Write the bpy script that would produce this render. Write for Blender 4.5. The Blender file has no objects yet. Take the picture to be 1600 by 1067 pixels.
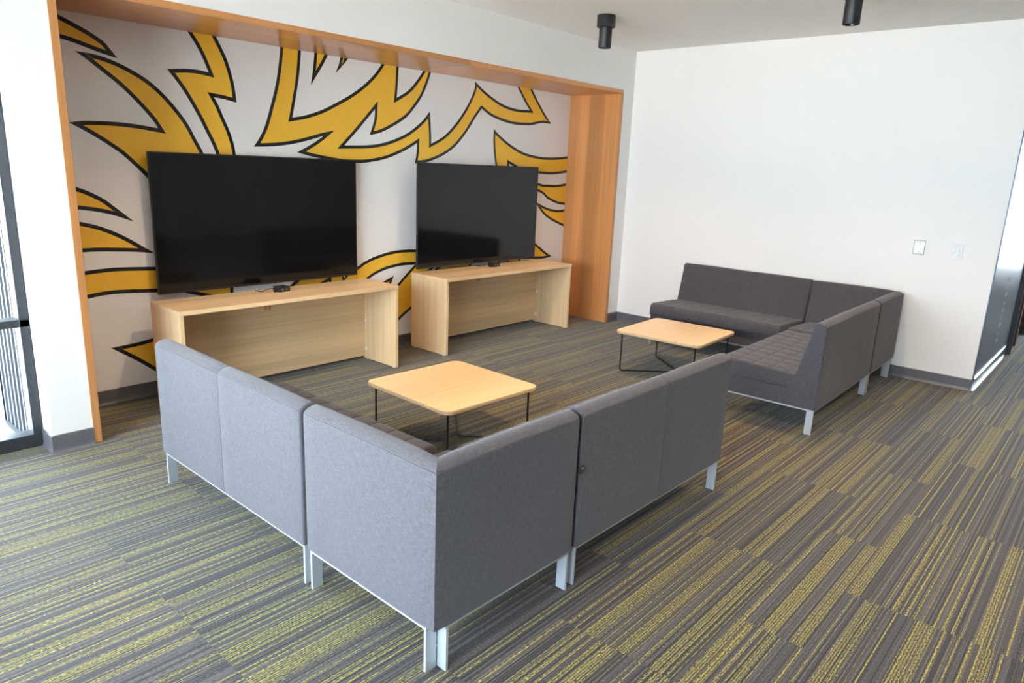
import bpy, bmesh, math, random
from mathutils import Vector, Matrix
random.seed(7)
C = bpy.context.scene.collection
sc = bpy.context.scene
PI = math.pi

# ------------------------------------------------------------------ camera
CX, CY, CZ = -1.3821, -4.6045, 1.7692
YAW, PITCH, ROLL, FPX = 0.85336, -0.24292, 0.04143, 1100.62
cyw, syw, cp, sp = math.cos(YAW), math.sin(YAW), math.cos(PITCH), math.sin(PITCH)
fwd = Vector((syw*cp, cyw*cp, sp)); right = Vector((cyw, -syw, 0)); up = right.cross(fwd)
r2 = right*math.cos(ROLL) + up*math.sin(ROLL); u2 = up*math.cos(ROLL) - right*math.sin(ROLL)
cam_d = bpy.data.cameras.new('camera'); cam = bpy.data.objects.new('camera', cam_d); C.objects.link(cam)
cam_d.sensor_width = 36; cam_d.lens = FPX/1600*36; cam_d.clip_start = .05; cam_d.clip_end = 200
cam.matrix_world = Matrix(((r2.x, u2.x, -fwd.x, CX), (r2.y, u2.y, -fwd.y, CY), (r2.z, u2.z, -fwd.z, CZ), (0, 0, 0, 1)))
sc.camera = cam

# ------------------------------------------------------------------ sky and exposure
SKY = (0.735, 0.835, 1.0); SKY_S = 8.0
wd = bpy.data.worlds.new('sky'); sc.world = wd; wd.use_nodes = True
bg = wd.node_tree.nodes['Background']; bg.inputs[0].default_value = (*SKY, 1); bg.inputs[1].default_value = SKY_S
sc.view_settings.view_transform = 'Standard'; sc.view_settings.look = 'None'
sc.view_settings.gamma = 1; sc.view_settings.use_curve_mapping = False
sc.view_settings.exposure = 1.40

sun_d = bpy.data.lights.new('sun', 'SUN'); sun_d.energy = 24; sun_d.angle = .02; sun_d.color = (1, .88, .74)
sun = bpy.data.objects.new('sun', sun_d); C.objects.link(sun)
sun.rotation_euler = Vector((-.15, .8, -1)).to_track_quat('-Z', 'Y').to_euler(); sun.location = (0, -12, 12)

def portal(loc, rot, sx, sy):
    l = bpy.data.lights.new('window_daylight', 'AREA'); l.shape = 'RECTANGLE'; l.size = sx; l.size_y = sy
    l.cycles.is_portal = True
    o = bpy.data.objects.new('window_daylight', l); o.location = loc; o.rotation_euler = rot; C.objects.link(o)

# key dimensions (metres)
W, HT, T, D = 5.611, 2.6466, 0.0425, 0.702      # alcove
XR, HC, HB, YE = 5.8196, 3.0757, 0.107, -3.73   # right wall, ceiling, baseboard, end of right wall
XL, YW, YR, XE = -2.6, 0.17, -9.5, 13.0         # window walls, rear wall, corridor end
HW = 2.6   # head height of the glazing
YS = -4.6                                        # where the left glazing stops
XP = -0.22                                       # left edge of the pier
portal((XL-.02, (YW+YS)/2, HW/2), (0, -PI/2, 0), HW, YW-YS)
portal(((XL+XP)/2, YW+.05, HW/2), (-PI/2, 0, 0), XP-XL, HW)
portal((XE+.02, -5.1, 1.5), (0, PI/2, 0), 2.1, 2.4)

# ------------------------------------------------------------------ materials
def new_mat(name):
    m = bpy.data.materials.new(name); m.use_nodes = True
    nt = m.node_tree; b = nt.nodes['Principled BSDF']
    return m, nt, b
def N(nt, t, **kw):
    n = nt.nodes.new(t)
    for k, v in kw.items(): setattr(n, k, v)
    return n
def ramp(nt, stops, interp='LINEAR'):
    r = N(nt, 'ShaderNodeValToRGB'); cr = r.color_ramp; cr.interpolation = interp
    while len(cr.elements) < len(stops): cr.elements.new(.5)
    for e, (p, c) in zip(cr.elements, stops):
        e.position = p; e.color = (*c, 1) if len(c) == 3 else c
    return r
def bump(nt, b, h, strength=.2, dist=.002):
    bp_ = N(nt, 'ShaderNodeBump'); bp_.inputs['Strength'].default_value = strength; bp_.inputs['Distance'].default_value = dist
    nt.links.new(h, bp_.inputs['Height']); nt.links.new(bp_.outputs[0], b.inputs['Normal'])
def plain(name, col, rough=.5, metal=0, spec=.5, nscale=0, namp=.06, bstr=0):
    m, nt, b = new_mat(name)
    b.inputs['Roughness'].default_value = rough; b.inputs['Metallic'].default_value = metal
    b.inputs['Specular IOR Level'].default_value = spec
    tc = N(nt, 'ShaderNodeTexCoord'); no = N(nt, 'ShaderNodeTexNoise'); no.inputs['Scale'].default_value = nscale or 30
    nt.links.new(tc.outputs['Object'], no.inputs['Vector'])
    a = tuple(c*(1-namp) for c in col); z = tuple(min(1, c*(1+namp)) for c in col)
    r = ramp(nt, [(.3, a), (.7, z)]); nt.links.new(no.outputs['Fac'], r.inputs[0]); nt.links.new(r.outputs[0], b.inputs['Base Color'])
    if bstr: bump(nt, b, no.outputs['Fac'], bstr)
    return m
def wood(name, c1, c2, c3, axis='z', rough=.4, along=1.2, across=38, board=0, coat=0):
    m, nt, b = new_mat(name)
    tc = N(nt, 'ShaderNodeTexCoord'); mp = N(nt, 'ShaderNodeMapping')
    s = {'x': (along, across, across), 'y': (across, along, across), 'z': (across, across, along)}[axis]
    mp.inputs['Scale'].default_value = s
    nt.links.new(tc.outputs['Object'], mp.inputs[0])
    n1 = N(nt, 'ShaderNodeTexNoise'); n1.inputs['Scale'].default_value = 1.0; n1.inputs['Detail'].default_value = 6; n1.inputs['Roughness'].default_value = .6
    nt.links.new(mp.outputs[0], n1.inputs['Vector'])
    r = ramp(nt, [(.25, c1), (.5, c2), (.78, c3)]); nt.links.new(n1.outputs['Fac'], r.inputs[0])
    out = r.outputs[0]
    n2 = N(nt, 'ShaderNodeTexNoise'); n2.inputs['Scale'].default_value = .12; n2.inputs['Detail'].default_value = 2
    nt.links.new(mp.outputs[0], n2.inputs['Vector'])
    mr = N(nt, 'ShaderNodeMapRange'); mr.inputs[1].default_value = .3; mr.inputs[2].default_value = .7; mr.inputs[3].default_value = .88; mr.inputs[4].default_value = 1.1
    nt.links.new(n2.outputs['Fac'], mr.inputs[0])
    mx = N(nt, 'ShaderNodeMix', data_type='RGBA', blend_type='MULTIPLY'); mx.inputs[0].default_value = 1
    nt.links.new(out, mx.inputs[6]); nt.links.new(mr.outputs[0], mx.inputs[7]); out = mx.outputs[2]
    if board:   # veneer leaves of slightly different tone; axis to step along: board=(index, width)
        sep = N(nt, 'ShaderNodeSeparateXYZ'); nt.links.new(tc.outputs['Object'], sep.inputs[0])
        mm = N(nt, 'ShaderNodeMath', operation='DIVIDE'); mm.inputs[1].default_value = board[1]; nt.links.new(sep.outputs[board[0]], mm.inputs[0])
        fl = N(nt, 'ShaderNodeMath', operation='FLOOR'); nt.links.new(mm.outputs[0], fl.inputs[0])
        wn = N(nt, 'ShaderNodeTexWhiteNoise', noise_dimensions='1D'); nt.links.new(fl.outputs[0], wn.inputs['W'])
        m2 = N(nt, 'ShaderNodeMapRange'); m2.inputs[3].default_value = .82; m2.inputs[4].default_value = 1.12; nt.links.new(wn.outputs[0], m2.inputs[0])
        mx2 = N(nt, 'ShaderNodeMix', data_type='RGBA', blend_type='MULTIPLY'); mx2.inputs[0].default_value = 1
        nt.links.new(out, mx2.inputs[6]); nt.links.new(m2.outputs[0], mx2.inputs[7]); out = mx2.outputs[2]
    nt.links.new(out, b.inputs['Base Color']); b.inputs['Roughness'].default_value = rough
    b.inputs['Coat Weight'].default_value = coat; b.inputs['Coat Roughness'].default_value = .25
    bump(nt, b, n1.outputs['Fac'], .08, .001)
    return m
def fabric_mat():
    m, nt, b = new_mat('grey_weave')
    tc = N(nt, 'ShaderNodeTexCoord'); outs = []
    for s in ((620, 620, 34), (34, 620, 620), (620, 34, 620)):
        mp = N(nt, 'ShaderNodeMapping'); mp.inputs['Scale'].default_value = s; nt.links.new(tc.outputs['Object'], mp.inputs[0])
        n = N(nt, 'ShaderNodeTexNoise'); n.inputs['Scale'].default_value = 1; n.inputs['Detail'].default_value = 2
        nt.links.new(mp.outputs[0], n.inputs['Vector']); outs.append(n.outputs['Fac'])
    a = N(nt, 'ShaderNodeMath', operation='ADD'); nt.links.new(outs[0], a.inputs[0]); nt.links.new(outs[1], a.inputs[1])
    a2 = N(nt, 'ShaderNodeMath', operation='ADD'); nt.links.new(a.outputs[0], a2.inputs[0]); nt.links.new(outs[2], a2.inputs[1])
    dv = N(nt, 'ShaderNodeMath', operation='DIVIDE'); dv.inputs[1].default_value = 3; nt.links.new(a2.outputs[0], dv.inputs[0])
    r = ramp(nt, [(.36, (.038, .035, .040)), (.5, (.073, .0685, .0765)), (.64, (.135, .127, .139))]); nt.links.new(dv.outputs[0], r.inputs[0])
    nt.links.new(r.outputs[0], b.inputs['Base Color']); b.inputs['Roughness'].default_value = .85
    b.inputs['Sheen Weight'].default_value = .2; b.inputs['Sheen Roughness'].default_value = .5
    b.inputs['Specular IOR Level'].default_value = .2
    bump(nt, b, dv.outputs[0], .35, .001)
    return m
def carpet_mat():
    m, nt, b = new_mat('striped_carpet_tile')
    L = nt.links.new
    tc = N(nt, 'ShaderNodeTexCoord'); sep = N(nt, 'ShaderNodeSeparateXYZ'); L(tc.outputs['Object'], sep.inputs[0])
    def M(op, a, bb=None, c=None):
        n = N(nt, 'ShaderNodeMath', operation=op)
        for i, v in enumerate((a, bb, c)):
            if v is None: continue
            if isinstance(v, (int, float)): n.inputs[i].default_value = v
            else: L(v, n.inputs[i])
        return n.outputs[0]
    x, y = sep.outputs[0], sep.outputs[1]
    row = M('FLOOR', M('DIVIDE', M('ADD', y, 20.17), .262))
    wr = N(nt, 'ShaderNodeTexWhiteNoise', noise_dimensions='1D'); L(row, wr.inputs['W'])
    step = M('MULTIPLY', M('GREATER_THAN', wr.outputs[0], .5), .5)
    col = M('FLOOR', M('ADD', M('DIVIDE', M('ADD', x, 20.335), .525*2), step))
    cmb = N(nt, 'ShaderNodeCombineXYZ'); L(col, cmb.inputs[0]); L(row, cmb.inputs[1])
    wn = N(nt, 'ShaderNodeTexWhiteNoise', noise_dimensions='2D'); L(cmb.outputs[0], wn.inputs['Vector'])
    seed = M('MULTIPLY', wn.outputs[0], 37.0)
    v = M('ADD', y, seed)
    def n1d(scale, det=0, off=0):
        n = N(nt, 'ShaderNodeTexNoise', noise_dimensions='1D'); n.inputs['Scale'].default_value = scale; n.inputs['Detail'].default_value = det
        L(M('ADD', v, off), n.inputs['W']); return n.outputs['Fac']
    def thr(val, lo, hi):
        n = N(nt, 'ShaderNodeMapRange'); n.inputs[1].default_value = lo; n.inputs[2].default_value = hi; L(val, n.inputs[0]); return n.outputs[0]
    def mix(f, a, c, mode='MIX'):
        n = N(nt, 'ShaderNodeMix', data_type='RGBA', blend_type=mode)
        for i, q in ((0, f), (6, a), (7, c)):
            if isinstance(q, (tuple, float, int)): n.inputs[i].default_value = q if i == 0 else (*q, 1)
            else: L(q, n.inputs[i])
        return n.outputs[2]
    # yarn loops: short dashes
    mp = N(nt, 'ShaderNodeMapping'); mp.inputs['Scale'].default_value = (70, 300, 1); L(tc.outputs['Object'], mp.inputs[0])
    loop = N(nt, 'ShaderNodeTexNoise'); loop.inputs['Scale'].default_value = 1; loop.inputs['Detail'].default_value = 1; L(mp.outputs[0], loop.inputs['Vector'])
    tone = n1d(26, 1, 3.3)
    base = mix(thr(tone, .35, .65), (.032, .027, .026), (.082, .071, .068))
    wide = thr(n1d(10.5, 0, 11.1), .56, .59)
    yarn = M('MULTIPLY', M('SINE', M('MULTIPLY', y, 2*PI/.0105)), .16)
    speck = thr(M('ADD', loop.outputs['Fac'], yarn), .40, .58)
    ol = mix(speck, (.042, .036, .024), (.26, .22, .05))
    c = mix(wide, base, ol)
    thin = thr(n1d(62, 0, 23.7), .60, .66)
    c = mix(thin, c, mix(speck, (.085, .068, .03), (.36, .30, .055)))
    dark = thr(n1d(85, 0, 5.9), .60, .66)
    c = mix(dark, c, (.02, .018, .02))
    lt = thr(n1d(95, 0, 15.9), .60, .68)
    c = mix(M('MULTIPLY', lt, .6), c, (.15, .125, .095))
    # the loops catch more or less light yarn
    lm = N(nt, 'ShaderNodeMapRange'); lm.inputs[1].default_value = .34; lm.inputs[2].default_value = .66; lm.inputs[3].default_value = .45; lm.inputs[4].default_value = 1.35; L(loop.outputs['Fac'], lm.inputs[0])
    c = mix(1.0, c, lm.outputs[0], 'MULTIPLY')
    L(c, b.inputs['Base Color']); b.inputs['Roughness'].default_value = .8
    b.inputs['Specular IOR Level'].default_value = .25
    b.inputs['Sheen Weight'].default_value = .25; b.inputs['Sheen Roughness'].default_value = .45
    hh = M('ADD', loop.outputs['Fac'], M('MULTIPLY', n1d(130, 0, 1.0), .6))
    bump(nt, b, hh, .5, .003)
    return m
def glass_mat(name='clear_glass', tint=(.93, .97, .96)):
    m, nt, b = new_mat(name); nt.nodes.remove(b)
    tr = N(nt, 'ShaderNodeBsdfTransparent'); tr.inputs[0].default_value = (*tint, 1)
    gl = N(nt, 'ShaderNodeBsdfGlossy'); gl.inputs['Roughness'].default_value = .02
    lw = N(nt, 'ShaderNodeFresnel'); lw.inputs[0].default_value = 1.45
    mx = N(nt, 'ShaderNodeMixShader'); nt.links.new(lw.outputs[0], mx.inputs[0]); nt.links.new(tr.outputs[0], mx.inputs[1]); nt.links.new(gl.outputs[0], mx.inputs[2])
    nt.links.new(mx.outputs[0], nt.nodes['Material Output'].inputs[0])
    return m

MW = plain('white_wall_paint', (.865, .835, .80), .55, nscale=60, namp=.01, bstr=.05)
MCEIL = plain('ceiling_paint', (.86, .83, .79), .8, nscale=60, namp=.01)
MREAR = plain('rear_wall_paint', (.62, .60, .57), .8, nscale=5, namp=.05)
MBASE = plain('grey_rubber_base', (.125, .12, .13), .38, nscale=20, namp=.05)
MCARPET = carpet_mat()
MFIR = wood('fir_veneer_upright', (.53, .215, .07), (.61, .265, .09), (.68, .32, .12), 'z', .35, .8, 60, board=(1, .21), coat=.15)
MFIRT = wood('fir_veneer_lengthwise', (.53, .215, .07), (.61, .265, .09), (.68, .32, .12), 'x', .3, .8, 60, board=(0, 1.6), coat=.25)
MLAM = wood('maple_laminate_upright', (.68, .465, .245), (.79, .555, .31), (.86, .635, .385), 'z', .38, 1.0, 55)
MLAMX = wood('maple_laminate_lengthwise', (.68, .465, .245), (.79, .555, .31), (.86, .635, .385), 'x', .3, 1.0, 55)
MEDGE = wood('maple_edge_band', (.62, .44, .27), (.70, .51, .33), (.76, .58, .39), 'x', .35, 1, 40)
MTAB = wood('beech_tabletop', (.74, .485, .22), (.81, .55, .27), (.86, .61, .32), 'x', .3, .9, 34, coat=.1)
MTABE = wood('beech_tabletop_edge', (.50, .31, .14), (.66, .45, .25), (.80, .62, .42), 'x', .4, .5, 90)
MFAB = fabric_mat()
MSIL = plain('silver_powder_coat', (.50, .53, .56), .32, .35, nscale=200, namp=.02)
MBLK = plain('black_wire', (.012, .012, .013), .4)
MBOX = plain('black_plastic', (.02, .02, .022), .35)
MBEZ = plain('tv_bezel', (.02, .02, .022), .3)
MSCR = plain('tv_screen', (.004, .004, .0045), .09, spec=.42, namp=0)
MSPOT = plain('black_fixture_paint', (.014, .014, .015), .45)
MLENS = plain('amber_lens', (.30, .17, .09), .15, .6)
MYEL = plain('mural_yellow', (.95, .54, .045), .45, nscale=8, namp=.02)
MINK = plain('mural_black', (.012, .011, .010), .4)
MMUR = plain('mural_white', (.88, .86, .84), .45, nscale=40, namp=.01)
MALU = plain('dark_bronze_frame', (.055, .058, .066), .4, .4)
MPLATE = plain('white_plastic_plate', (.92, .91, .87), .35)
MPLATE2 = plain('pale_switch_plate', (.76, .76, .77), .35)
MGREY = plain('grey_detail', (.20, .20, .19), .4)
MLED = plain('green_indicator', (.10, .75, .45), .3)
MSTEEL = plain('polished_bolt', (.7, .7, .72), .15, 1)
MPANEL = plain('dark_glossy_panel', (.085, .105, .16), .3, .3, nscale=3, namp=.04)
MCHROME = plain('bright_metal_trim', (.8, .82, .85), .12, 1)
MDOOR = plain('dark_brown_door', (.09, .06, .045), .35)
MSIDE = plain('grey_ribbed_siding', (.052, .055, .06), .5, nscale=6)
MSIDE2 = plain('dark_siding_groove', (.022, .026, .036), .5, nscale=6)
MCONC = plain('pale_concrete', (.60, .61, .63), .9, nscale=3)
MMARK = plain('pale_lettering', (.55, .62, .75), .5)
MGLASS = glass_mat()

# ------------------------------------------------------------------ helpers
def empty(name, loc=(0, 0, 0), rz=0, rx=0):
    o = bpy.data.objects.new(name, None); C.objects.link(o); o.location = loc; o.rotation_euler = (rx, 0, rz); o.empty_display_size = .1
    return o
def tag(o, label=None, cat=None, group=None, kind=None):
    if label: o['label'] = label
    if cat: o['category'] = cat
    if group: o['group'] = group
    if kind: o['kind'] = kind
    return o
def obj(name, bm, mats, parent=None, smooth=False, loc=None):
    me = bpy.data.meshes.new(name)
    bmesh.ops.recalc_face_normals(bm, faces=bm.faces)
    bm.to_mesh(me); bm.free()
    if not isinstance(mats, (list, tuple)): mats = [mats]
    for m in mats: me.materials.append(m)
    if smooth:
        for p in me.polygons: p.use_smooth = True
        me.set_sharp_from_angle(angle=math.radians(smooth if smooth is not True else 35))
    o = bpy.data.objects.new(name, me); C.objects.link(o)
    if parent: o.parent = parent
    if loc: o.location = loc
    return o
def box(bm, x0, x1, y0, y1, z0, z1, bev=0, mi=0, segs=2):
    t = bmesh.new()
    bmesh.ops.create_cube(t, size=1)
    for v in t.verts: v.co = Vector(((x0+x1)/2+v.co.x*(x1-x0), (y0+y1)/2+v.co.y*(y1-y0), (z0+z1)/2+v.co.z*(z1-z0)))
    if bev: bmesh.ops.bevel(t, geom=list(t.edges), offset=bev, segments=segs, profile=.5, affect='EDGES')
    merge(bm, t, mi)
def merge(bm, t, mi=0):
    mp = {}
    for v in t.verts: mp[v] = bm.verts.new(v.co)
    for f in t.faces:
        try: nf = bm.faces.new([mp[v] for v in f.verts]); nf.material_index = mi if mi else f.material_index
        except ValueError: pass
    t.free()
def bx(x0, x1, y0, y1, z0, z1, bev=0):
    b = bmesh.new(); box(b, x0, x1, y0, y1, z0, z1, bev); return b
def lathe(bm, prof, cx=0, cy=0, n=40, mi=0):
    rings = []
    for r, z in prof:
        if r < 1e-6: rings.append([bm.verts.new((cx, cy, z))])
        else: rings.append([bm.verts.new((cx+r*math.cos(2*PI*i/n), cy+r*math.sin(2*PI*i/n), z)) for i in range(n)])
    for a, b in zip(rings, rings[1:]):
        for i in range(n):
            j = (i+1) % n
            if len(a) == 1 and len(b) == 1: continue
            if len(a) == 1: f = bm.faces.new((a[0], b[i], b[j]))
            elif len(b) == 1: f = bm.faces.new((a[i], b[0], a[j]))
            else: f = bm.faces.new((a[i], b[i], b[j], a[j]))
            f.material_index = mi
def tube(bm, pts, r, n=10, bend=0):
    pts = [Vector(p) for p in pts]
    if bend:
        q = [pts[0]]
        for i in range(1, len(pts)-1):
            a, b, c = pts[i-1], pts[i], pts[i+1]
            d1 = (a-b).normalized(); d2 = (c-b).normalized(); s = min(bend, (a-b).length/2, (c-b).length/2)
            for k in range(7):
                t = k/6; q.append((b+d1*s)*(1-t)**2+b*2*t*(1-t)+(b+d2*s)*t*t)
        q.append(pts[-1]); pts = q
    rings = []; ref = None
    for i, p in enumerate(pts):
        d = (pts[min(i+1, len(pts)-1)]-pts[max(i-1, 0)]).normalized()
        if ref is None: ref = d.orthogonal().normalized()
        ref = (ref-d*ref.dot(d)).normalized(); s = d.cross(ref)
        rings.append([bm.verts.new(p+ref*r*math.cos(2*PI*k/n)+s*r*math.sin(2*PI*k/n)) for k in range(n)])
    for a, b in zip(rings, rings[1:]):
        for k in range(n): bm.faces.new((a[k], a[(k+1) % n], b[(k+1) % n], b[k]))
    bm.faces.new(rings[0]); bm.faces.new(rings[-1][::-1])
def inset(poly, r):
    """move a closed 2-D outline inward by r (mitred)"""
    n = len(poly); A = sum(poly[i][0]*poly[(i+1) % n][1]-poly[(i+1) % n][0]*poly[i][1] for i in range(n))
    s = 1 if A > 0 else -1; out = []
    for i in range(n):
        p0, p1, p2 = Vector(poly[i-1]), Vector(poly[i]), Vector(poly[(i+1) % n])
        e1 = (p1-p0); e2 = (p2-p1)
        if e1.length < 1e-7 or e2.length < 1e-7: out.append(tuple(p1)); continue
        e1.normalize(); e2.normalize()
        n1 = Vector((-e1.y, e1.x))*s; n2 = Vector((-e2.y, e2.x))*s
        k = 1+n1.dot(n2); m = (n1+n2)/max(k, .06)
        out.append(tuple(p1+m*r))
    return out
def loft(bm, rings, cap=True, mi=0):
    R = [[bm.verts.new(p) for p in r] for r in rings]; n = len(R[0])
    for a, b in zip(R, R[1:]):
        for k in range(n):
            f = bm.faces.new((a[k], a[(k+1) % n], b[(k+1) % n], b[k])); f.material_index = mi
    if cap:
        for r in (R[0], R[-1]):
            f = bm.faces.new(r); f.material_index = mi

# ------------------------------------------------------------------ the room
def struct(name, bm, m, parent=None, smooth=False):
    o = obj(name, bm, m, parent, smooth)
    if not parent: o['kind'] = 'structure'
    return o
b = bmesh.new()
box(b, XL, XP-.003, YR, YW+.06, -.1, 0); box(b, XP-.003, XR+.3, YR, D+.02, -.1, 0); box(b, XR+.3, XE+.1, YR, YE+.2, -.1, 0)
struct('floor', b, MCARPET)
b = bmesh.new(); box(b, XL-.2, XE+.2, YR-.1, D+.3, HC, HC+.15); struct('ceiling', b, MCEIL)
# alcove wall: pier, header, right strip, recess back
b = bmesh.new()
box(b, XP, -.0005, 0, D+.2, 0, HC); box(b, -.0005, W+.0005, 0, D+.2, HT+.0005, HC); box(b, W+.0005, XR, 0, D+.2, 0, HC); box(b, -.0005, W+.0005, D, D+.2, 0, HT+.0005)
struct('wall_back', b, MW)
# right wall
b = bmesh.new(); box(b, XR, XR+.2, YE, D+.2, 0, HC); struct('wall_right', b, MW)
b = bmesh.new(); box(b, XR+.2, 8.35, YE, YE+.2, 0, HC); box(b, 9.35, XE, YE, YE+.2, 0, HC); box(b, 8.35, 9.35, YE, YE+.2, 2.2, HC); struct('wall_corridor', b, MW)
b = bmesh.new(); box(b, XL-.2, XE+.2, YR-.15, YR, 0, HC); struct('wall_rear', b, MREAR)
# window walls: solid heads and corner posts
b = bmesh.new(); box(b, XL-.2, XL, YR, 0+YW+.2, HW, HC); box(b, XL-.2, XL, YR, YS, 0, HW); struct('wall_left', b, MREAR)
b = bmesh.new(); box(b, XL, XP, YW, YW+.15, HW, HC); struct('trim_1', b, MW)
b = bmesh.new(); box(b, XE, XE+.2, YR, -6.3, 0, HC); box(b, XE, XE+.2, -3.9, YE+.2, 0, HC); box(b, XE, XE+.2, -6.3, -3.9, 0, .45); box(b, XE, XE+.2, -6.3, -3.9, 2.55, HC); struct('wall_end', b, MW)

def window(name, axis, pos, a0, a1, z0, z1, bars, rails, fw=.05, dep=.11):
    root = empty(name); tag(root, kind='structure')
    def bb(bm, u0, u1, w0, w1, d0=0, d1=None):
        d1 = dep if d1 is None else d1
        if axis == 'y': box(bm, u0, u1, pos+d0, pos+d1, w0, w1, .003)
        else: box(bm, pos-d1, pos-d0, u0, u1, w0, w1, .003)
    f = bmesh.new()
    bb(f, a0, a1, z0, z0+.082); bb(f, a0, a1, z1-.06, z1)
    for u in bars: bb(f, u, u+fw, z0+.082, z1-.06)
    for z in rails: bb(f, a0, a1, z, z+.045)
    obj('window_frame', f, MALU, root)
    g = bmesh.new(); bb(g, a0+.01, a1-.01, z0+.05, z1-.03, dep*.45, dep*.45+.008); obj('glass_pane', g, MGLASS, root)
    return root
window('window_1', 'y', YW, XL+.01, XP-.003, 0, HW, [XP-.053, -1.55, XL+.012], [.745])
window('window_2', 'x', XL, YS+.01, YW-.01, 0, HW, [YS+.012, -3.0, -1.4, YW-.07], [.745])
window('window_3', 'x', XE+.12, -6.29, -3.91, .455, 2.545, [-6.29, -5.1, -3.965], [])

# corridor side: glossy panel, its trim, a door beyond
root = empty('corridor_panel', (0, 0, 0)); tag(root, 'dark glossy wall panel around the corner at the right edge, with faint pale marks', 'wall panel')
b = bmesh.new(); box(b, XR+.002, 7.82, YE-.012, YE-.001, HB+.012, HC-.02, .002); obj('panel_sheet', b, MPANEL, root)
for i in range(9):
    z = .30+i*.075
    for j in range(2 if i % 2 else 3):
        b = bmesh.new(); box(b, 6.74+.05*j+random.uniform(0, .02), 6.765+.05*j+random.uniform(0, .015), YE-.0135, YE-.0122, z, z+random.uniform(.02, .045))
        obj('pale_mark', b, MMARK, root)
b = bmesh.new(); box(b, XR-.0, 7.82, YE-.022, YE-.012, HB, HB+.012, .002); box(b, XR, 7.82, YE-.026, YE-.012, .0, .012, .002); obj('metal_trim', b, MCHROME, root)
b = bmesh.new(); box(b, 7.83, 7.87, YE-.05, YE-.001, 0, 2.7, .003); struct('trim_2', b, MALU)
root = empty('door_1'); tag(root, kind='structure')
b = bmesh.new(); box(b, 8.36, 8.44, YE-.03, YE+.12, 0, 2.19, .003); box(b, 9.26, 9.34, YE-.03, YE+.12, 0, 2.19, .003); box(b, 8.36, 9.34, YE-.03, YE+.12, 2.11, 2.19, .003); obj('door_frame', b, MDOOR, root)
b = bmesh.new(); box(b, 8.445, 9.255, YE+.04, YE+.085, .005, 2.105, .002); dl = obj('door_leaf', b, MDOOR, root)
b = bmesh.new(); tube(b, [(8.52, YE+.04, 1.0), (8.52, YE-.01, 1.0), (8.63, YE-.01, 1.0)], .009, bend=.02); obj('door_handle', b, MCHROME, dl, True)

# baseboards with a small coved toe
def baseboard(name, pts):
    """pts: (x, y) polyline along the wall foot; the board sits on the left-hand side of travel"""
    b = bmesh.new()
    prof = [(0, .001), (.0005, HB), (.005, HB), (.008, HB-.004), (.008, .028), (.011, .012), (.017, .003), (.017, .001)]
    P = [Vector(p) for p in pts]; rings = []
    for i, p in enumerate(P):
        ns = []
        if i > 0: e = (P[i]-P[i-1]).normalized(); ns.append(Vector((-e.y, e.x)))
        if i < len(P)-1: e = (P[i+1]-P[i]).normalized(); ns.append(Vector((-e.y, e.x)))
        nn = ns[0] if len(ns) == 1 else (ns[0]+ns[1])/(1+ns[0].dot(ns[1]))
        rings.append([(p.x+nn.x*d, p.y+nn.y*d, z) for d, z in prof])
    loft(b, rings); return struct(name, b, MBASE)
baseboard('baseboard_pier', [(-.001, 0), (XP, 0), (XP, YW-.001)][::1][::-1] if False else [(-.001, 0), (XP, 0), (XP, YW-.001)])
baseboard('baseboard_alcove', [(W-T, D), (T, D)])
baseboard('baseboard_right', [(XR+.001, YE), (XR, YE), (XR, 0), (W+.001, 0)])
baseboard('baseboard_corridor', [(7.82, YE-.001), (XR-.015, YE-.001)])

# outside: paving and the ribbed siding return
b = bmesh.new(); box(b, -40, 40, -40, 40, -.35, -.22); struct('ground', b, MCONC)
b = bmesh.new()
prof = []; y = YW+.16
while y < .955:
    prof += [(0, y), (0, y+.035), (-.012, y+.045), (-.012, y+.075)]; y += .09
ys = prof
v0 = [b.verts.new((XP-.003+q[0], q[1], -.05)) for q in ys]; v1 = [b.verts.new((XP-.003+q[0], q[1], 3.4)) for q in ys]
for i in range(len(ys)-1):
    sf = b.faces.new((v0[i], v0[i+1], v1[i+1], v1[i])); sf.material_index = 1 if i % 4 in (0, 1) else 0
box(b, XP+.011, XP+.2, D+.2, .955, -.05, 3.4)
box(b, XP-.04, XP-.001, YW+.16, .965, -.09, -.05); box(b, XP-.022, XP+.02, .957, .975, -.1, 3.4, mi=1)
so = obj('exterior_siding', b, [MSIDE, MSIDE2]); tag(so, 'ribbed metal siding outside behind the left window', 'siding')

# ------------------------------------------------------------------ alcove lining
root = empty('alcove_surround', (0, 0, 0)); tag(root, 'warm reddish wood lining framing the recessed mural alcove', 'wood surround')
b = bmesh.new(); box(b, 0, T, -.004, D-.001, .002, HT-T, .0015); obj('side_panel', b, MFIR, root)
b = bmesh.new(); box(b, W-T, W, -.004, D-.001, .002, HT-T, .0015); obj('side_panel', b, MFIR, root)
b = bmesh.new(); box(b, 0, W, -.004, D-.001, HT-T+.0005, HT, .0015); obj('top_panel', b, MFIRT, root)

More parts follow.
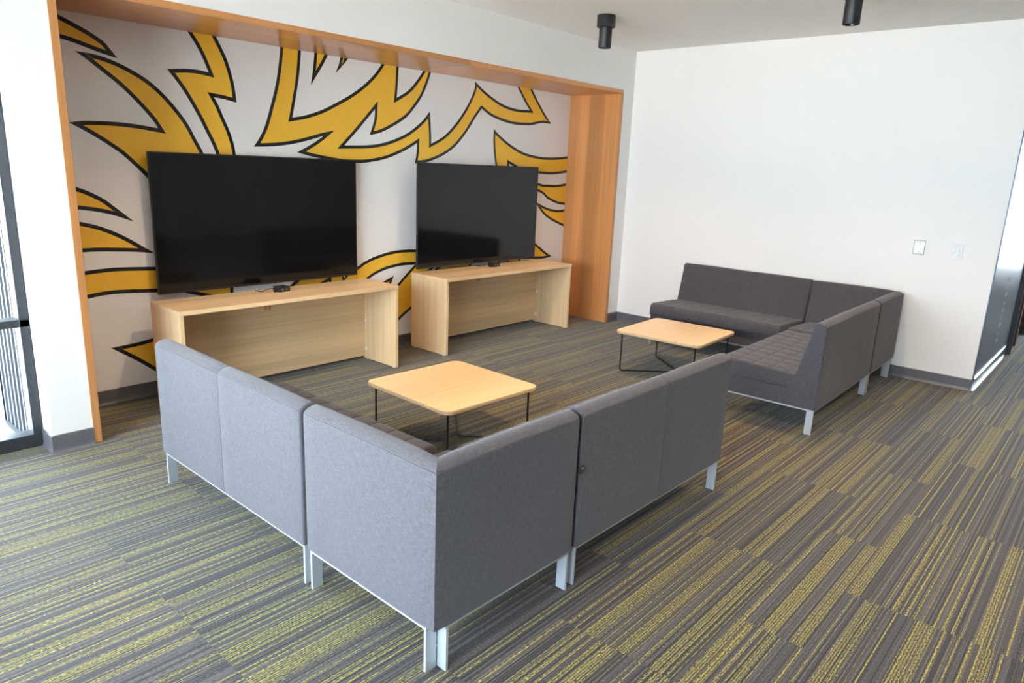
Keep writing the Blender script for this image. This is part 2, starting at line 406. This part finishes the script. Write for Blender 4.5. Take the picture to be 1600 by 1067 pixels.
# ------------------------------------------------------------------ mural
MURAL = [('Y',[(0.213,2.6,1),(0.264,2.577,0),(0.34,2.546,0),(0.419,2.511,0),(0.481,2.478,0),(0.522,2.449,0),(0.554,2.41,0),(0.592,2.363,1),(0.511,2.379,0),(0.427,2.399,0),(0.346,2.421,0),(0.269,2.436,0),(0.197,2.444,1)]),('Y',[(0.337,2.375,1),(0.462,2.368,0),(0.576,2.341,0),(0.682,2.298,0),(0.782,2.243,0),(0.873,2.168,0),(0.955,2.079,0),(1.028,1.98,0),(1.084,1.872,0),(1.134,1.772,0),(1.162,1.68,1),(1.122,1.255,1),(0.808,1.499,1),(0.727,1.582,0),(0.628,1.684,0),(0.559,1.749,0),(0.525,1.774,0),(0.432,1.837,0),(0.341,1.89,0),(0.259,1.932,1),(0.346,1.948,0),(0.423,1.953,0),(0.521,1.955,0),(0.622,1.952,0),(0.726,1.943,0),(0.82,1.931,1),(0.793,1.975,0),(0.744,2.035,0),(0.667,2.117,0),(0.583,2.196,0),(0.491,2.266,0),(0.402,2.333,0)]),('Y',[(1.041,2.648,1),(1.077,2.598,0),(1.118,2.539,0),(1.155,2.474,0),(1.185,2.408,0),(1.209,2.348,1),(1.135,2.356,0),(1.066,2.355,0),(0.997,2.348,0),(0.913,2.335,1),(0.959,2.278,0),(1.01,2.209,0),(1.061,2.126,0),(1.113,2.031,0),(1.155,1.944,0),(1.198,1.855,0),(1.229,1.773,0),(1.242,1.682,1),(1.395,1.687,1),(1.385,1.776,0),(1.373,1.852,0),(1.346,1.944,0),(1.307,2.034,0),(1.27,2.122,0),(1.239,2.179,1),(1.316,2.172,0),(1.413,2.156,1),(1.403,2.266,0),(1.383,2.36,0),(1.357,2.447,0),(1.319,2.53,0),(1.281,2.599,0),(1.239,2.68,1)]),('Y',[(1.805,2.747,1),(1.797,2.606,0),(1.783,2.502,0),(1.762,2.391,0),(1.734,2.28,0),(1.692,2.152,0),(1.641,2.007,0),(1.588,1.91,0),(1.536,1.84,1),(1.642,1.846,0),(1.77,1.859,0),(1.903,1.883,0),(2.04,1.918,0),(2.178,1.96,1),(2.059,1.886,0),(1.915,1.813,1),(2.056,1.785,0),(2.197,1.765,0),(2.344,1.749,0),(2.497,1.748,0),(2.633,1.756,0),(2.821,1.791,0),(2.991,1.848,0),(3.117,1.904,0),(3.206,1.952,1),(3.202,1.866,0),(3.182,1.763,1),(3.3,1.773,0),(3.407,1.8,0),(3.544,1.85,0),(3.684,1.926,0),(3.797,2.022,0),(3.897,2.129,0),(3.983,2.237,0),(4.073,2.336,1),(4.213,2.275,0),(4.409,2.233,0),(4.612,2.215,0),(4.857,2.225,0),(5.036,2.259,0),(5.224,2.266,1),(5.102,2.366,0),(4.982,2.478,0),(4.884,2.579,0),(4.807,2.668,0),(4.713,2.774,1),(4.495,2.748,1),(4.603,2.618,0),(4.677,2.537,0),(4.752,2.458,0),(4.834,2.384,1),(4.636,2.376,0),(4.433,2.397,0),(4.269,2.445,0),(4.109,2.511,0),(3.972,2.587,1),(3.958,2.506,0),(3.888,2.38,0),(3.79,2.252,0),(3.678,2.135,0),(3.54,2.028,0),(3.386,1.955,1),(3.385,2.029,0),(3.375,2.144,0),(3.365,2.252,1),(3.269,2.155,0),(3.116,2.051,0),(2.966,1.983,0),(2.798,1.931,0),(2.635,1.905,0),(2.38,1.89,1),(2.501,2.004,0),(2.614,2.117,0),(2.713,2.218,1),(2.706,2.133,0),(2.677,2.051,0),(2.651,1.992,1),(2.774,2.021,0),(2.918,2.085,0),(3.065,2.168,0),(3.165,2.26,0),(3.266,2.38,0),(3.329,2.498,0),(3.375,2.611,0),(3.404,2.729,1),(3.352,2.722,1),(3.284,2.617,0),(3.188,2.501,0),(3.088,2.409,0),(2.959,2.336,1),(2.971,2.442,0),(2.982,2.612,0),(2.987,2.745,1),(2.883,2.73,1),(2.796,2.612,0),(2.709,2.509,0),(2.596,2.411,0),(2.463,2.32,0),(2.313,2.239,0),(2.168,2.168,0),(2.007,2.111,0),(1.882,2.083,1),(1.904,2.17,0),(1.938,2.317,0),(1.962,2.446,0),(1.981,2.605,0),(1.992,2.746,1)]),('Y',[(2.115,2.719,1),(2.105,2.607,0),(2.09,2.493,0),(2.064,2.351,1),(2.115,2.424,0),(2.177,2.512,0),(2.234,2.608,0),(2.284,2.728,1)]),('Y',[(2.386,2.71,1),(2.357,2.608,0),(2.337,2.54,0),(2.304,2.47,1),(2.372,2.536,0),(2.438,2.609,0),(2.524,2.73,1)]),('Y',[(4.266,2.15,1),(4.321,2.112,0),(4.391,2.072,0),(4.486,2.025,0),(4.595,1.981,0),(4.717,1.94,0),(4.842,1.914,0),(4.996,1.897,0),(5.152,1.89,0),(5.313,1.894,0),(5.463,1.906,0),(5.57,1.918,0),(5.759,1.946,1),(5.779,1.755,1),(5.572,1.728,0),(5.411,1.709,0),(5.248,1.7,0),(5.049,1.705,0),(4.881,1.719,0),(4.694,1.746,0),(4.523,1.803,1),(4.538,1.734,0),(4.568,1.627,1),(4.37,1.624,1),(4.324,1.729,0),(4.3,1.819,0),(4.274,1.936,0),(4.264,2.046,0)]),('Y',[(4.474,1.756,1),(5.047,1.599,0),(5.218,1.582,0),(5.395,1.581,0),(5.572,1.6,0),(5.793,1.626,1),(5.853,1.309,1),(5.569,1.345,0),(5.412,1.363,0),(5.224,1.421,0),(5.04,1.506,0),(4.275,1.665,1)]),('Y',[(5.005,1.389,1),(5.232,1.315,0),(5.419,1.287,0),(5.574,1.293,0),(5.851,1.324,1),(5.887,0.98,1),(5.58,1.081,0),(5.313,1.17,0),(5.148,1.255,0)]),('Y',[(5.362,0.735,1),(5.233,0.718,0),(5.071,0.723,0),(4.774,0.74,1),(4.765,0.885,1),(4.903,1.025,1),(5.047,0.907,0),(5.151,0.845,0),(5.252,0.787,0)]),('Y',[(0.183,1.574,1),(0.256,1.529,0),(0.327,1.499,0),(0.418,1.45,0),(0.494,1.387,0),(0.606,1.287,1),(0.489,1.331,0),(0.409,1.353,0),(0.331,1.368,0),(0.254,1.378,0),(0.164,1.383,1)]),('Y',[(0.158,1.322,1),(0.254,1.299,0),(0.354,1.273,0),(0.447,1.235,0),(0.543,1.183,0),(0.641,1.118,0),(0.728,1.058,1),(0.602,1.075,0),(0.467,1.086,0),(0.353,1.093,0),(0.253,1.092,0),(0.134,1.086,1)]),('Y',[(0.12,0.95,1),(0.253,0.965,0),(0.374,0.973,0),(0.491,0.974,0),(0.73,0.96,0),(0.845,0.947,1),(0.831,0.759,1),(0.726,0.772,0),(0.475,0.789,0),(0.357,0.787,0),(0.254,0.774,0),(0.101,0.76,1)]),('Y',[(0.376,0.407,1),(0.477,0.414,0),(0.583,0.422,0),(0.666,0.436,0),(0.809,0.46,1),(0.78,0.07,1),(0.656,0.186,0),(0.553,0.274,0),(0.454,0.35,0)]),('Y',[(0.771,0.846,1),(0.905,0.756,0),(0.976,0.731,0),(1.123,0.688,1),(1.303,0.642,1),(1.307,0.771,1),(1.309,0.837,1)]),('Y',[(1.871,0.761,1),(1.947,0.804,1),(2.107,0.824,1),(2.305,0.797,1),(2.493,0.822,0),(2.559,0.854,0),(2.656,0.891,0),(2.753,0.915,0),(2.852,0.934,0),(2.954,0.945,0),(3.059,0.947,0),(3.213,0.94,0),(3.637,0.901,1),(4.062,0.875,1),(3.998,0.769,0),(3.962,0.689,0),(3.937,0.588,1),(3.647,0.512,1),(3.295,0.436,0),(3.141,0.349,0),(2.991,0.258,0),(2.806,0.124,1),(2.504,0.139,1),(1.722,0.54,1),(1.808,0.717,1)]),('W',[(2.603,0.716,1),(2.683,0.755,0),(2.801,0.793,0),(2.913,0.812,0),(3.059,0.823,0),(3.265,0.815,1),(3.215,0.78,0),(2.996,0.602,0),(2.807,0.421,1),(2.51,0.505,1)]),('Y',[(2.925,0.706,1),(2.806,0.661,1),(2.695,0.619,1),(2.87,0.577,1),(2.897,0.643,0)]),('W',[(2.22,0.761,1),(2.116,0.718,1),(2.038,0.684,1),(2.219,0.643,1)]),('W',[(2.336,0.818,1),(2.334,0.719,1),(2.351,0.709,1),(2.426,0.767,1),(2.486,0.818,1)]),('W',[(3.434,0.764,1),(3.355,0.724,1),(3.308,0.696,1),(3.429,0.686,1),(3.499,0.719,1),(3.598,0.764,1),(3.694,0.818,1),(3.567,0.839,1)]),('Y',[(4.234,0.844,1),(4.241,0.766,0),(4.257,0.666,1),(4.462,0.65,1),(4.426,0.732,0),(4.389,0.835,1)]),('Y',[(4.506,0.827,1),(4.531,0.761,0),(4.579,0.67,1),(4.837,0.65,1),(4.78,0.744,0),(4.736,0.813,1)])]
def smooth_outline(pts):
    n = len(pts); cs = [i for i, p in enumerate(pts) if p[2]]
    out = []
    for a, i0 in enumerate(cs):
        i1 = cs[(a+1) % len(cs)]
        seg = []; k = i0
        while True:
            seg.append(Vector(pts[k][:2]))
            if k == i1 and len(seg) > 1: break
            k = (k+1) % n
        for j in range(len(seg)-1):
            p1, p2 = seg[j], seg[j+1]; p0 = seg[j-1] if j else p1*2-p2
            p3 = seg[j+2] if j+2 < len(seg) else p2*2-p1
            m = 1 if len(seg) == 2 else 5
            for t in range(m):
                t /= m
                q = .5*((2*p1)+(p2-p0)*t+(2*p0-5*p1+4*p2-p3)*t*t+(3*p1-p0-3*p2+p3)*t**3)
                out.append((q.x, q.y))
    return out
def poly_layer(bm, outline, y, mi):
    t = bmesh.new()
    vs = [t.verts.new((p[0], y, p[1])) for p in outline]
    es = [t.edges.new((vs[i], vs[(i+1) % len(vs)])) for i in range(len(vs))]
    bmesh.ops.triangle_fill(t, use_beauty=True, use_dissolve=False, edges=es, normal=(0, -1, 0))
    for co, no in (((T, 0, 0), (-1, 0, 0)), ((W-T, 0, 0), (1, 0, 0)), ((0, 0, HT-T), (0, 0, 1)), ((0, 0, HB), (0, 0, -1))):
        bmesh.ops.bisect_plane(t, geom=list(t.verts)+list(t.edges)+list(t.faces), plane_co=co, plane_no=no, clear_outer=True)
    for f in t.faces:
        if f.normal.y > 0: f.normal_flip()
        f.material_index = mi
    mp = {v: bm.verts.new(v.co) for v in t.verts}
    for f in t.faces:
        nf = bm.faces.new([mp[v] for v in f.verts]); nf.material_index = mi
    t.free()
b = bmesh.new()
f = b.faces.new([b.verts.new(c) for c in ((T, D-.001, HB-.004), (W-T, D-.001, HB-.004), (W-T, D-.001, HT-T), (T, D-.001, HT-T))]); f.material_index = 0
lay = 0
for kind, pts in MURAL:
    ol = smooth_outline(pts); y = D-.0016-.0006*(kind == 'W')-.0012*(lay in (17,))
    inner = inset(ol, .027)
    poly_layer(b, ol, y, 2); poly_layer(b, inner, y-.0003, 1 if kind == 'Y' else 0)
    lay += 1
me = bpy.data.meshes.new('wall_mural'); b.to_mesh(me); b.free()
for m in (MMUR, MYEL, MINK): me.materials.append(m)
mo = bpy.data.objects.new('wall_mural', me); C.objects.link(mo)
tag(mo, 'wall graphic of yellow feather-like shapes outlined in black on white, across the alcove back', 'mural')

# ------------------------------------------------------------------ media consoles
def make_console(L, dep, label):
    root = empty('media_console'); tag(root, label, 'console', 'wooden media consoles in the alcove')
    H = .74; t = .03
    b = bmesh.new(); box(b, 0, L, 0, dep, H-t, H, .0015); obj('top', b, MLAMX, root)
    for x in (0, L-t):
        b = bmesh.new(); box(b, x+.001, x+t-.001, .004, dep-.001, .008, H-t-.0005, .0015)
        box(b, x+.004, x+t-.004, .03, .06, 0, .008); box(b, x+.004, x+t-.004, dep-.06, dep-.03, 0, .008)
        obj('side_panel', b, MLAM, root)
    b = bmesh.new(); box(b, t, L-t, dep-.026, dep-.006, .03, H-t-.001); bp_ = obj('back_panel', b, MLAMX, root)
    for z in (.10, .367):
        b = bmesh.new(); lathe(b, [(0, 0), (.016, 0), (.014, .004), (0, .005)], n=20)
        for v in b.verts: v.co = Vector((L-t-v.co.z, dep-.042+v.co.x*.8, z+v.co.y))
        obj('cam_cover', b, MPLATE, root, True)
    b = bmesh.new()  # pair of thin orange mark shapes on the back panel
    for s in (-1, 1):
        vs = []
        for (px, pz) in ((.006, -.028), (.026, -.028), (.030, 0), (.022, .022), (.010, .030), (.006, .022)):
            vs.append((px*s, pz))
        if s < 0: vs = vs[::-1]
        lo = [b.verts.new((L*.475+q[0], dep-.0275, .60+q[1])) for q in vs]; hi = [b.verts.new((L*.475+q[0], dep-.0265, .60+q[1])) for q in vs]
        b.faces.new(lo); b.faces.new(hi[::-1])
        for i in range(len(vs)): b.faces.new((lo[i], lo[(i+1) % 6], hi[(i+1) % 6], hi[i]))
    obj('orange_mark', b, MFIRT, root)
    return root
c1 = make_console(1.870, .468, 'pale maple console under the larger nearer television, left side behind the grey sofa'); c1.location = (.607, .0815, 0)
c2 = make_console(1.909, .507, 'pale maple console under the farther television, beside the reddish wood panel'); c2.location = (3.0577, .092, 0)

# ------------------------------------------------------------------ televisions
def make_tv(x0, x1, z0, z1, yf, label):
    w, h = x1-x0, z1-z0; root = empty('television', (x0+w/2, yf, z0)); tag(root, label, 'television', 'flat televisions mounted in the alcove')
    b = bmesh.new(); box(b, -w/2, w/2, 0, .022, 0, h, .003); box(b, -w*.32, w*.32, .0222, .050, .12, h*.62, .008); obj('housing', b, MBEZ, root)
    b = bmesh.new(); box(b, -w/2+.009, w/2-.009, -.0012, .004, .016, h-.009, .0008); obj('screen', b, MSCR, root)
    b = bmesh.new(); box(b, -.045, .045, -.004, .006, .0005, .014, .001); obj('logo_strip', b, MBLK, root)
    dw = D-.003-yf
    b = bmesh.new(); box(b, -.25, .25, .0505, dw, h*.3, h*.7, .004); obj('wall_bracket', b, MBLK, root)
    return root
make_tv(.700, 2.442, .766, 1.772, .62, 'large black flat television on the left of the mural')
make_tv(3.089, 4.858, .770, 1.776, .55, 'black flat television on the right of the mural, nearer the wood panel')

# ------------------------------------------------------------------ black boxes with cables on the consoles
def make_box(loc, rz, label):
    root = empty('connection_box', loc, rz); tag(root, label, 'connection box', 'small black boxes on the consoles')
    b = bmesh.new(); box(b, 0, .098, 0, .085, 0, .040, .002); obj('housing', b, MBOX, root)
    for i, (u, w_) in enumerate(((.018, .016), (.058, .014))): obj('socket', bx(u, u+w_, -.0008, .001, .012, .027, .0004), MGREY, root)
    b = bmesh.new(); tube(b, [(.0, .06, .022), (-.035, .068, .028), (-.07, .085, .016), (-.095, .10, .004), (-.10, .17, .004)], .0035, 8, .03)
    obj('cable', b, MBLK, root, True)
    b = bmesh.new(); tube(b, [(.001, .025, .008), (-.032, .028, .008)], .007, 10); obj('plug', b, MBLK, root, True)
    return root
make_box((1.508, .350, .7403), .12, 'small black cable box on the left console, in front of the television')
make_box((4.012, .398, .7403), .02, 'small black cable box on the right console, in front of the television')

# ------------------------------------------------------------------ sofas
LS, LCN, DEP = 1.388, .790, .757
BACK = [(.003, .186), (0, .20), (0, .785), (.0045, .7865), (.002, .7895), (.012, .798), (.028, .8065), (.045, .811), (.062, .8115), (.074, .806), (.082, .796), (.087, .776),
        (.112, .660), (.140, .540), (.163, .450), (.180, .395), (.192, .365), (.196, .350), (.196, .20), (.193, .186)]
def end_rings(a, b_, ra, rb, n=4):
    """(position, inset) pairs for a padded block from a to b with rounded ends"""
    out = []
    for i in range(n+1):
        t = i/n*PI/2; out.append((a+ra*(1-math.sin(t)), ra*(1-math.cos(t))) if False else (a+ra*(1-math.cos(t)), ra*(1-math.sin(t))))
    k = 8
    for i in range(1, k): out.append((a+ra+(b_-rb-a-ra)*i/k, 0))
    for i in range(n+1):
        t = PI/2-i/n*PI/2; out.append((b_-rb*(1-math.cos(t)), rb*(1-math.sin(t))))
    return out
def back_bm(segs):
    bm = bmesh.new()
    for (a, b_, ra, rb) in segs:
        rings = []
        for s, ins in end_rings(a, b_, ra, rb):
            q = inset(BACK, ins) if ins > 1e-5 else BACK
            m = max(0, min(1, (s-a)/(b_-a))); puff = math.sin(PI*m)
            ring = []
            for (d, z) in q:
                zz = z; dd = d
                if z > .77: zz += .004*puff
                if .3 < z < .79 and d > .08: dd += .006*puff*math.sin(PI*(z-.3)/.49)
                if .2 < z < .79 and d < .02: dd -= .004*puff
                ring.append((s, dd, zz))
            rings.append(ring)
        loft(bm, rings)
    return bm
def tuft(u, w, us, ws, pitch):
    """height change on the quilted seat top: grooves at us / ws, soft pillows between"""
    du = min((abs(u-q) for q in us), default=1); dw = min((abs(w-q) for q in ws), default=1)
    g = lambda d: -.0048*math.exp(-(d/.005)**2)-.0032*math.exp(-(d/.024)**2)
    return min(g(du), g(dw)) if min(du, dw) < .03 else 0
def dense(a, b_, cuts, r=.02):
    s = set([round(a, 4), round(b_, 4)])
    for c in cuts:
        for k in (-.028, -.016, -.009, -.005, 0, .005, .009, .016, .028):
            if a < c+k < b_: s.add(round(c+k, 4))
    n = int((b_-a)/.03)
    for i in range(n): s.add(round(a+(b_-a)*i/n, 4))
    return sorted(s)
def seat_bm(s0, s1, cuts_s, cuts_d, d0=.15, d1=DEP, flat_sides=False):
    bm = bmesh.new()
    front = [(d1-.022, .312), (d1-.008, .318), (d1-.001, .332), (d1, .36), (d1, .392), (d1-.004, .412), (d1-.013, .428), (d1-.028, .438)]
    tops = [d for d in dense(d0, d1-.045, cuts_d)][::-1]
    prof = [(d0, .312)]+front
    def top_z(d): return .4415-.02*max(0, min(1, ((d1-.045)-d)/(d1-.245)))**1.5
    ds = [d for d, z in prof]+tops; zs = [z for d, z in prof]+[top_z(d) for d in tops]
    base = list(zip(ds, zs)); nfix = len(prof)
    rings = []; r = .016
    pos = [(s0+r*(1-math.cos(i/4*PI/2)), r*(1-math.sin(i/4*PI/2))) for i in range(4)]
    pos += [(s, 0) for s in dense(s0+r, s1-r, cuts_s)]
    pos += [(s1-r*(1-math.cos(i/4*PI/2)), r*(1-math.sin(i/4*PI/2))) for i in (3, 2, 1, 0)]
    for s, ins in pos:
        ring = []
        for k, (d, z) in enumerate(base):
            dd, zz = d, z
            if ins:
                if k >= nfix-2 or k >= nfix: zz -= ins
                if 0 < k < nfix: dd -= ins
                if k <= 2: zz += ins*.5
            if k >= nfix-1: zz += tuft(s, d, cuts_s, cuts_d, 0) if ins == 0 or True else 0
            elif k >= nfix-4: 
                dz = tuft(s, -9, cuts_s, [], 0)*(k-(nfix-5))/4; dd += dz*.6; zz += dz*.4
            ring.append((s, dd, zz))
        rings.append(ring)
    loft(bm, rings)
    return bm
def legs(parent, spec):
    for (x0, x1, y0, y1) in spec:
        b = bmesh.new(); box(b, x0, x1, y0, y1, 0, .1715, .0012); obj('leg', b, MSIL, parent)
def connector(parent, x, y, z, rz=0):
    """a black flat bracket with a bright bolt on the rear edge of the backrest"""
    b = bmesh.new(); box(b, -.014, .012, -.006, .001, -.018, .018, .0015); c = obj('connector', b, MBOX, parent)
    c.location = (x, y, z); c.rotation_euler = (0, 0, rz)
    b = bmesh.new(); lathe(b, [(0, 0), (.006, 0), (.006, .003), (.003, .005), (0, .005)], n=16)
    for v in b.verts: v.co = Vector((v.co.x, -.006-v.co.z, v.co.y+.008))
    obj('bolt', b, MSTEEL, c, True)
def make_straight(label, group, bolt=None, seam=True):
    root = empty('two_seat_sofa_section'); tag(root, label, 'sofa', group)
    h = LS/2
    segs = [(0, h, .011, .0035), (h, LS, .0035, .011)] if seam else [(0, LS, .011, .011)]
    obj('backrest', back_bm(segs), MFAB, root, 50)
    cs = [LS-.1445*k for k in range(1, 10)]; cd = [.235, .362, .489, .616]
    obj('seat_cushion', seat_bm(.002, LS-.002, cs, cd), MFAB, root, 50)
    b = bmesh.new(); box(b, .003, LS-.003, .15, DEP-.030, .186, .309, .005); obj('seat_base', b, MFAB, root)
    b = bmesh.new()
    for y0, y1 in ((.010, .060), (DEP-.085, DEP-.035)): box(b, .012, LS-.012, y0, y1, .172, .184, .001)
    for x0, x1 in ((.012, .024), (LS-.024, LS-.012)): box(b, x0, x1, .060, DEP-.085, .1725, .1835, .0006)
    obj('frame_rail', b, MSIL, root)
    legs(root, [(.012, .024, .010, .060), (LS-.024, LS-.012, .010, .060), (.012, .024, DEP-.085, DEP-.035), (LS-.024, LS-.012, DEP-.085, DEP-.035)])
    if bolt: connector(root, *bolt)
    return root
def make_corner(label, group):
    root = empty('corner_sofa_section'); tag(root, label, 'sofa', group)
    bm = bmesh.new()
    for arm in (0, 1):
        rings = []; K = 10; r = .010
        for i in range(K+1+4):
            # from the mitre (t=0) to the free end (t=1)
            if i <= K: t = i/K; ins = .0035*max(0, 1-i*2); off = 0; end = LCN-r
            else: a = (i-K)/4*PI/2; t = 1; end = LCN-r+r*math.sin(a); ins = r*(1-math.cos(a))
            q = inset(BACK, ins) if ins > 1e-6 else BACK
            ring = []
            puff = math.sin(PI*min(1, t))
            for (d, z) in q:
                s0 = d+.0006; s = s0+(end-s0)*t
                dd, zz = d, z
                if z > .77: zz += .004*puff
                if .3 < z < .79 and d > .08: dd += .005*puff*math.sin(PI*(z-.3)/.49)
                ring.append((s, dd, zz) if arm == 0 else (dd, s, zz))
            rings.append(ring)
        loft(bm, rings)
    obj('backrest', bm, MFAB, root, 50)
    cd = [.235, .362, .489, .616]
    obj('seat_cushion', seat_bm(.15, DEP, cd, cd), MFAB, root, 50)
    b = bmesh.new(); box(b, .15, DEP-.03, .15, DEP-.03, .186, .309, .005); obj('seat_base', b, MFAB, root)
    b = bmesh.new()
    box(b, .062, LCN-.012, .008, .058, .172, .184, .001); box(b, .008, .058, .050, LCN-.012, .1722, .1838, .001)
    box(b, .060, LCN-.03, LCN-.085, LCN-.035, .1724, .1836, .001); box(b, LCN-.085, LCN-.035, .060, LCN-.086, .1724, .1836, .001)
    obj('frame_rail', b, MSIL, root)
    legs(root, [(.008, .058, .050, .062), (.0625, .0745, .004, .050), (.008, .058, LCN-.024, LCN-.012), (LCN-.024, LCN-.012, .008, .058), (LCN-.047, LCN-.035, LCN-.085, LCN-.035)])
    return root
def at(ox, oy, th, u, v): return (ox+math.cos(th)*u-math.sin(th)*v, oy+math.sin(th)*u+math.cos(th)*v, 0)
S1 = (.0658, -3.0385, -.0034); S2 = (5.7746, -3.0921, .0154); GAP = .0205
G1 = 'grey sofa sections of the nearer L'; G2 = 'grey sofa sections of the farther L'
a = make_straight('grey two-seat sofa section nearest the left console, its pale lit back to the window', G1)
a.location = at(*S1, 0, LCN+GAP+LS); a.rotation_euler.z = S1[2]-PI/2
c = make_corner('grey corner sofa section in the foreground, nearest the camera', G1)
c.location = at(*S1, 0, 0); c.rotation_euler.z = S1[2]
s = make_straight('grey two-seat sofa section right of the foreground corner, its dark back to the camera', G1, bolt=(.004, -.001, .553))
s.location = at(*S1, LCN+GAP, 0); s.rotation_euler.z = S1[2]
e = make_corner('grey corner sofa section against the white right wall', G2)
e.location = at(*S2, 0, 0); e.rotation_euler.z = S2[2]+PI/2
d = make_straight('grey two-seat sofa section flat against the white right wall, facing the room', G2)
d.location = (5.8035, S2[1]+LCN+GAP+.005, 0); d.rotation_euler.z = PI/2
f = make_straight('grey two-seat sofa section of the far group, its end facing the camera', G2, bolt=(.006, -.001, .566), seam=False)
f.location = at(*S2, -(LCN+GAP+LS), 0); f.rotation_euler.z = S2[2]

# ------------------------------------------------------------------ coffee tables
def rrect(w, r, n=8):
    out = []
    for cx, cy, a0 in ((w-r, w-r, 0), (-w+r, w-r, PI/2), (-w+r, -w+r, PI), (w-r, -w+r, 1.5*PI)):
        for i in range(n+1): a = a0+PI/2*i/n; out.append((cx+r*math.cos(a), cy+r*math.sin(a)))
    return out
def make_table(label):
    root = empty('coffee_table'); tag(root, label, 'coffee table', 'square coffee tables')
    b = bmesh.new(); w = .405; t = .026
    rings = []
    for z, ins in ((.385-t, .004), (.385-t+.004, .0), (.385-.004, 0), (.385-.001, .0012), (.385, .004)):
        q = rrect(w-ins, .062-ins); rings.append([(x, y, z) for x, y in q])
    loft(b, rings)
    for f in b.faces:
        f.material_index = 0 if all(abs(v.co.z-.385) < 1e-5 for v in f.verts) else 1
    tt = obj('tabletop', b, [MTAB, MTABE], root, 30)
    for p in tt.data.polygons:
        if p.material_index == 0: p.use_smooth = False
    cn = .352
    for s in (-1, 1):
        b = bmesh.new()
        tube(b, [(s*cn, cn, .3585), (s*cn, cn, .0075), (s*.055, 0, .0075), (s*cn, -cn, .0075), (s*cn, -cn, .3585)], .0068, 12, .03)
        obj('wire_leg', b, MBLK, root, True)
    for s in (-1, 1):
        b = bmesh.new(); tube(b, [(s*cn, cn, .352), (s*cn, -cn, .352)], .0062, 10); obj('top_rail', b, MBLK, root, True)
    return root
t1 = make_table('square pale wood coffee table with wire legs inside the nearer sofa group'); t1.location = (1.678, -1.436, 0); t1.rotation_euler.z = -.03
t2 = make_table('square pale wood coffee table in front of the far sofa by the wall'); t2.location = (4.303, -1.616, 0); t2.rotation_euler.z = .05

# ------------------------------------------------------------------ ceiling spotlights
SPOT_W = 46
def make_spot(x, y, label=None):
    root = empty('ceiling_spotlight', (x, y, HC)); tag(root, label, 'ceiling light', 'black cylindrical ceiling spotlights')
    b = bmesh.new(); lathe(b, [(0, -.0005), (.078, -.0005), (.080, -.003), (.080, -.094), (.076, -.098), (0, -.098)], n=48); obj('canopy', b, MSPOT, root, 40)
    b = bmesh.new(); lathe(b, [(.0, -.0985), (.056, -.0985), (.056, -.262), (.054, -.265), (.047, -.265), (.042, -.238), (0, -.232)], n=48); bd = obj('barrel', b, MSPOT, root, 40)
    b = bmesh.new(); lathe(b, [(0, -.240), (.030, -.240), (.040, -.246), (.041, -.250), (.028, -.2535), (0, -.2550)], n=32); obj('lens', b, MLENS, bd, 60)
    l = bpy.data.lights.new('spotlight_lamp', 'SPOT'); l.energy = SPOT_W; l.color = (1.0, .72, .50); l.spot_size = 2.2; l.spot_blend = .8; l.shadow_soft_size = .04
    lo = bpy.data.objects.new('spotlight_lamp', l); C.objects.link(lo); lo.location = (x, y, HC-.27)
make_spot(4.068, -.783, 'black cylindrical ceiling spotlight near the corner, seen whole')
make_spot(4.05, -2.838, 'black cylindrical ceiling spotlight at the top edge right, cut off by the frame')
for x_, y_, wh in ((1.3, -.783, 'first of three above the nearer sofa side'), (1.3, -2.838, 'above the nearer sofas'), (1.3, -4.9, 'above the open floor'),
                   (4.05, -4.9, 'over the walkway'), (7.0, -5.6, 'over the corridor')):  # unseen fixtures added to give more warm light from above
    make_spot(x_, y_, 'added black cylindrical ceiling spotlight '+wh+', unseen out of the frame, for extra warm light')

# ------------------------------------------------------------------ wall plates on the right wall
def plate(name, cy, cz, w, h, m, label, cat):
    root = empty(name, (XR, cy, cz)); tag(root, label, cat)
    b = bmesh.new(); box(b, -.006, -.0005, -w/2, w/2, -h/2, h/2, .0015); obj('cover_plate', b, m, root)
    return root
pl = plate('blank_wall_plate', -3.134, 1.214, .083, .115, MPLATE, 'bright white blank wall plate above the corner sofa', 'wall plate')
b = bmesh.new(); box(b, -.004, -.0004, -.0455, .0455, -.0615, .0615, .001); obj('backing', b, MGREY, pl)
for z in (.042, -.042):
    b = bmesh.new(); lathe(b, [(0, 0), (.004, 0), (.003, .002), (0, .002)], n=12)
    for v in b.verts: v.co = Vector((-.006-v.co.z, v.co.x, z+v.co.y))
    obj('screw', b, MGREY, pl, True)
ps = plate('light_switch', -3.434, 1.207, .083, .128, MPLATE2, 'pale light switch with a tiny green light, nearest the right corner', 'light switch')
b = bmesh.new(); box(b, -.009, -.006, -.018, .018, -.034, .034, .001); obj('rocker', b, MPLATE2, ps)
b = bmesh.new(); box(b, -.0105, -.0088, -.016, -.009, .004, .011, .0005); obj('indicator', b, MLED, ps)
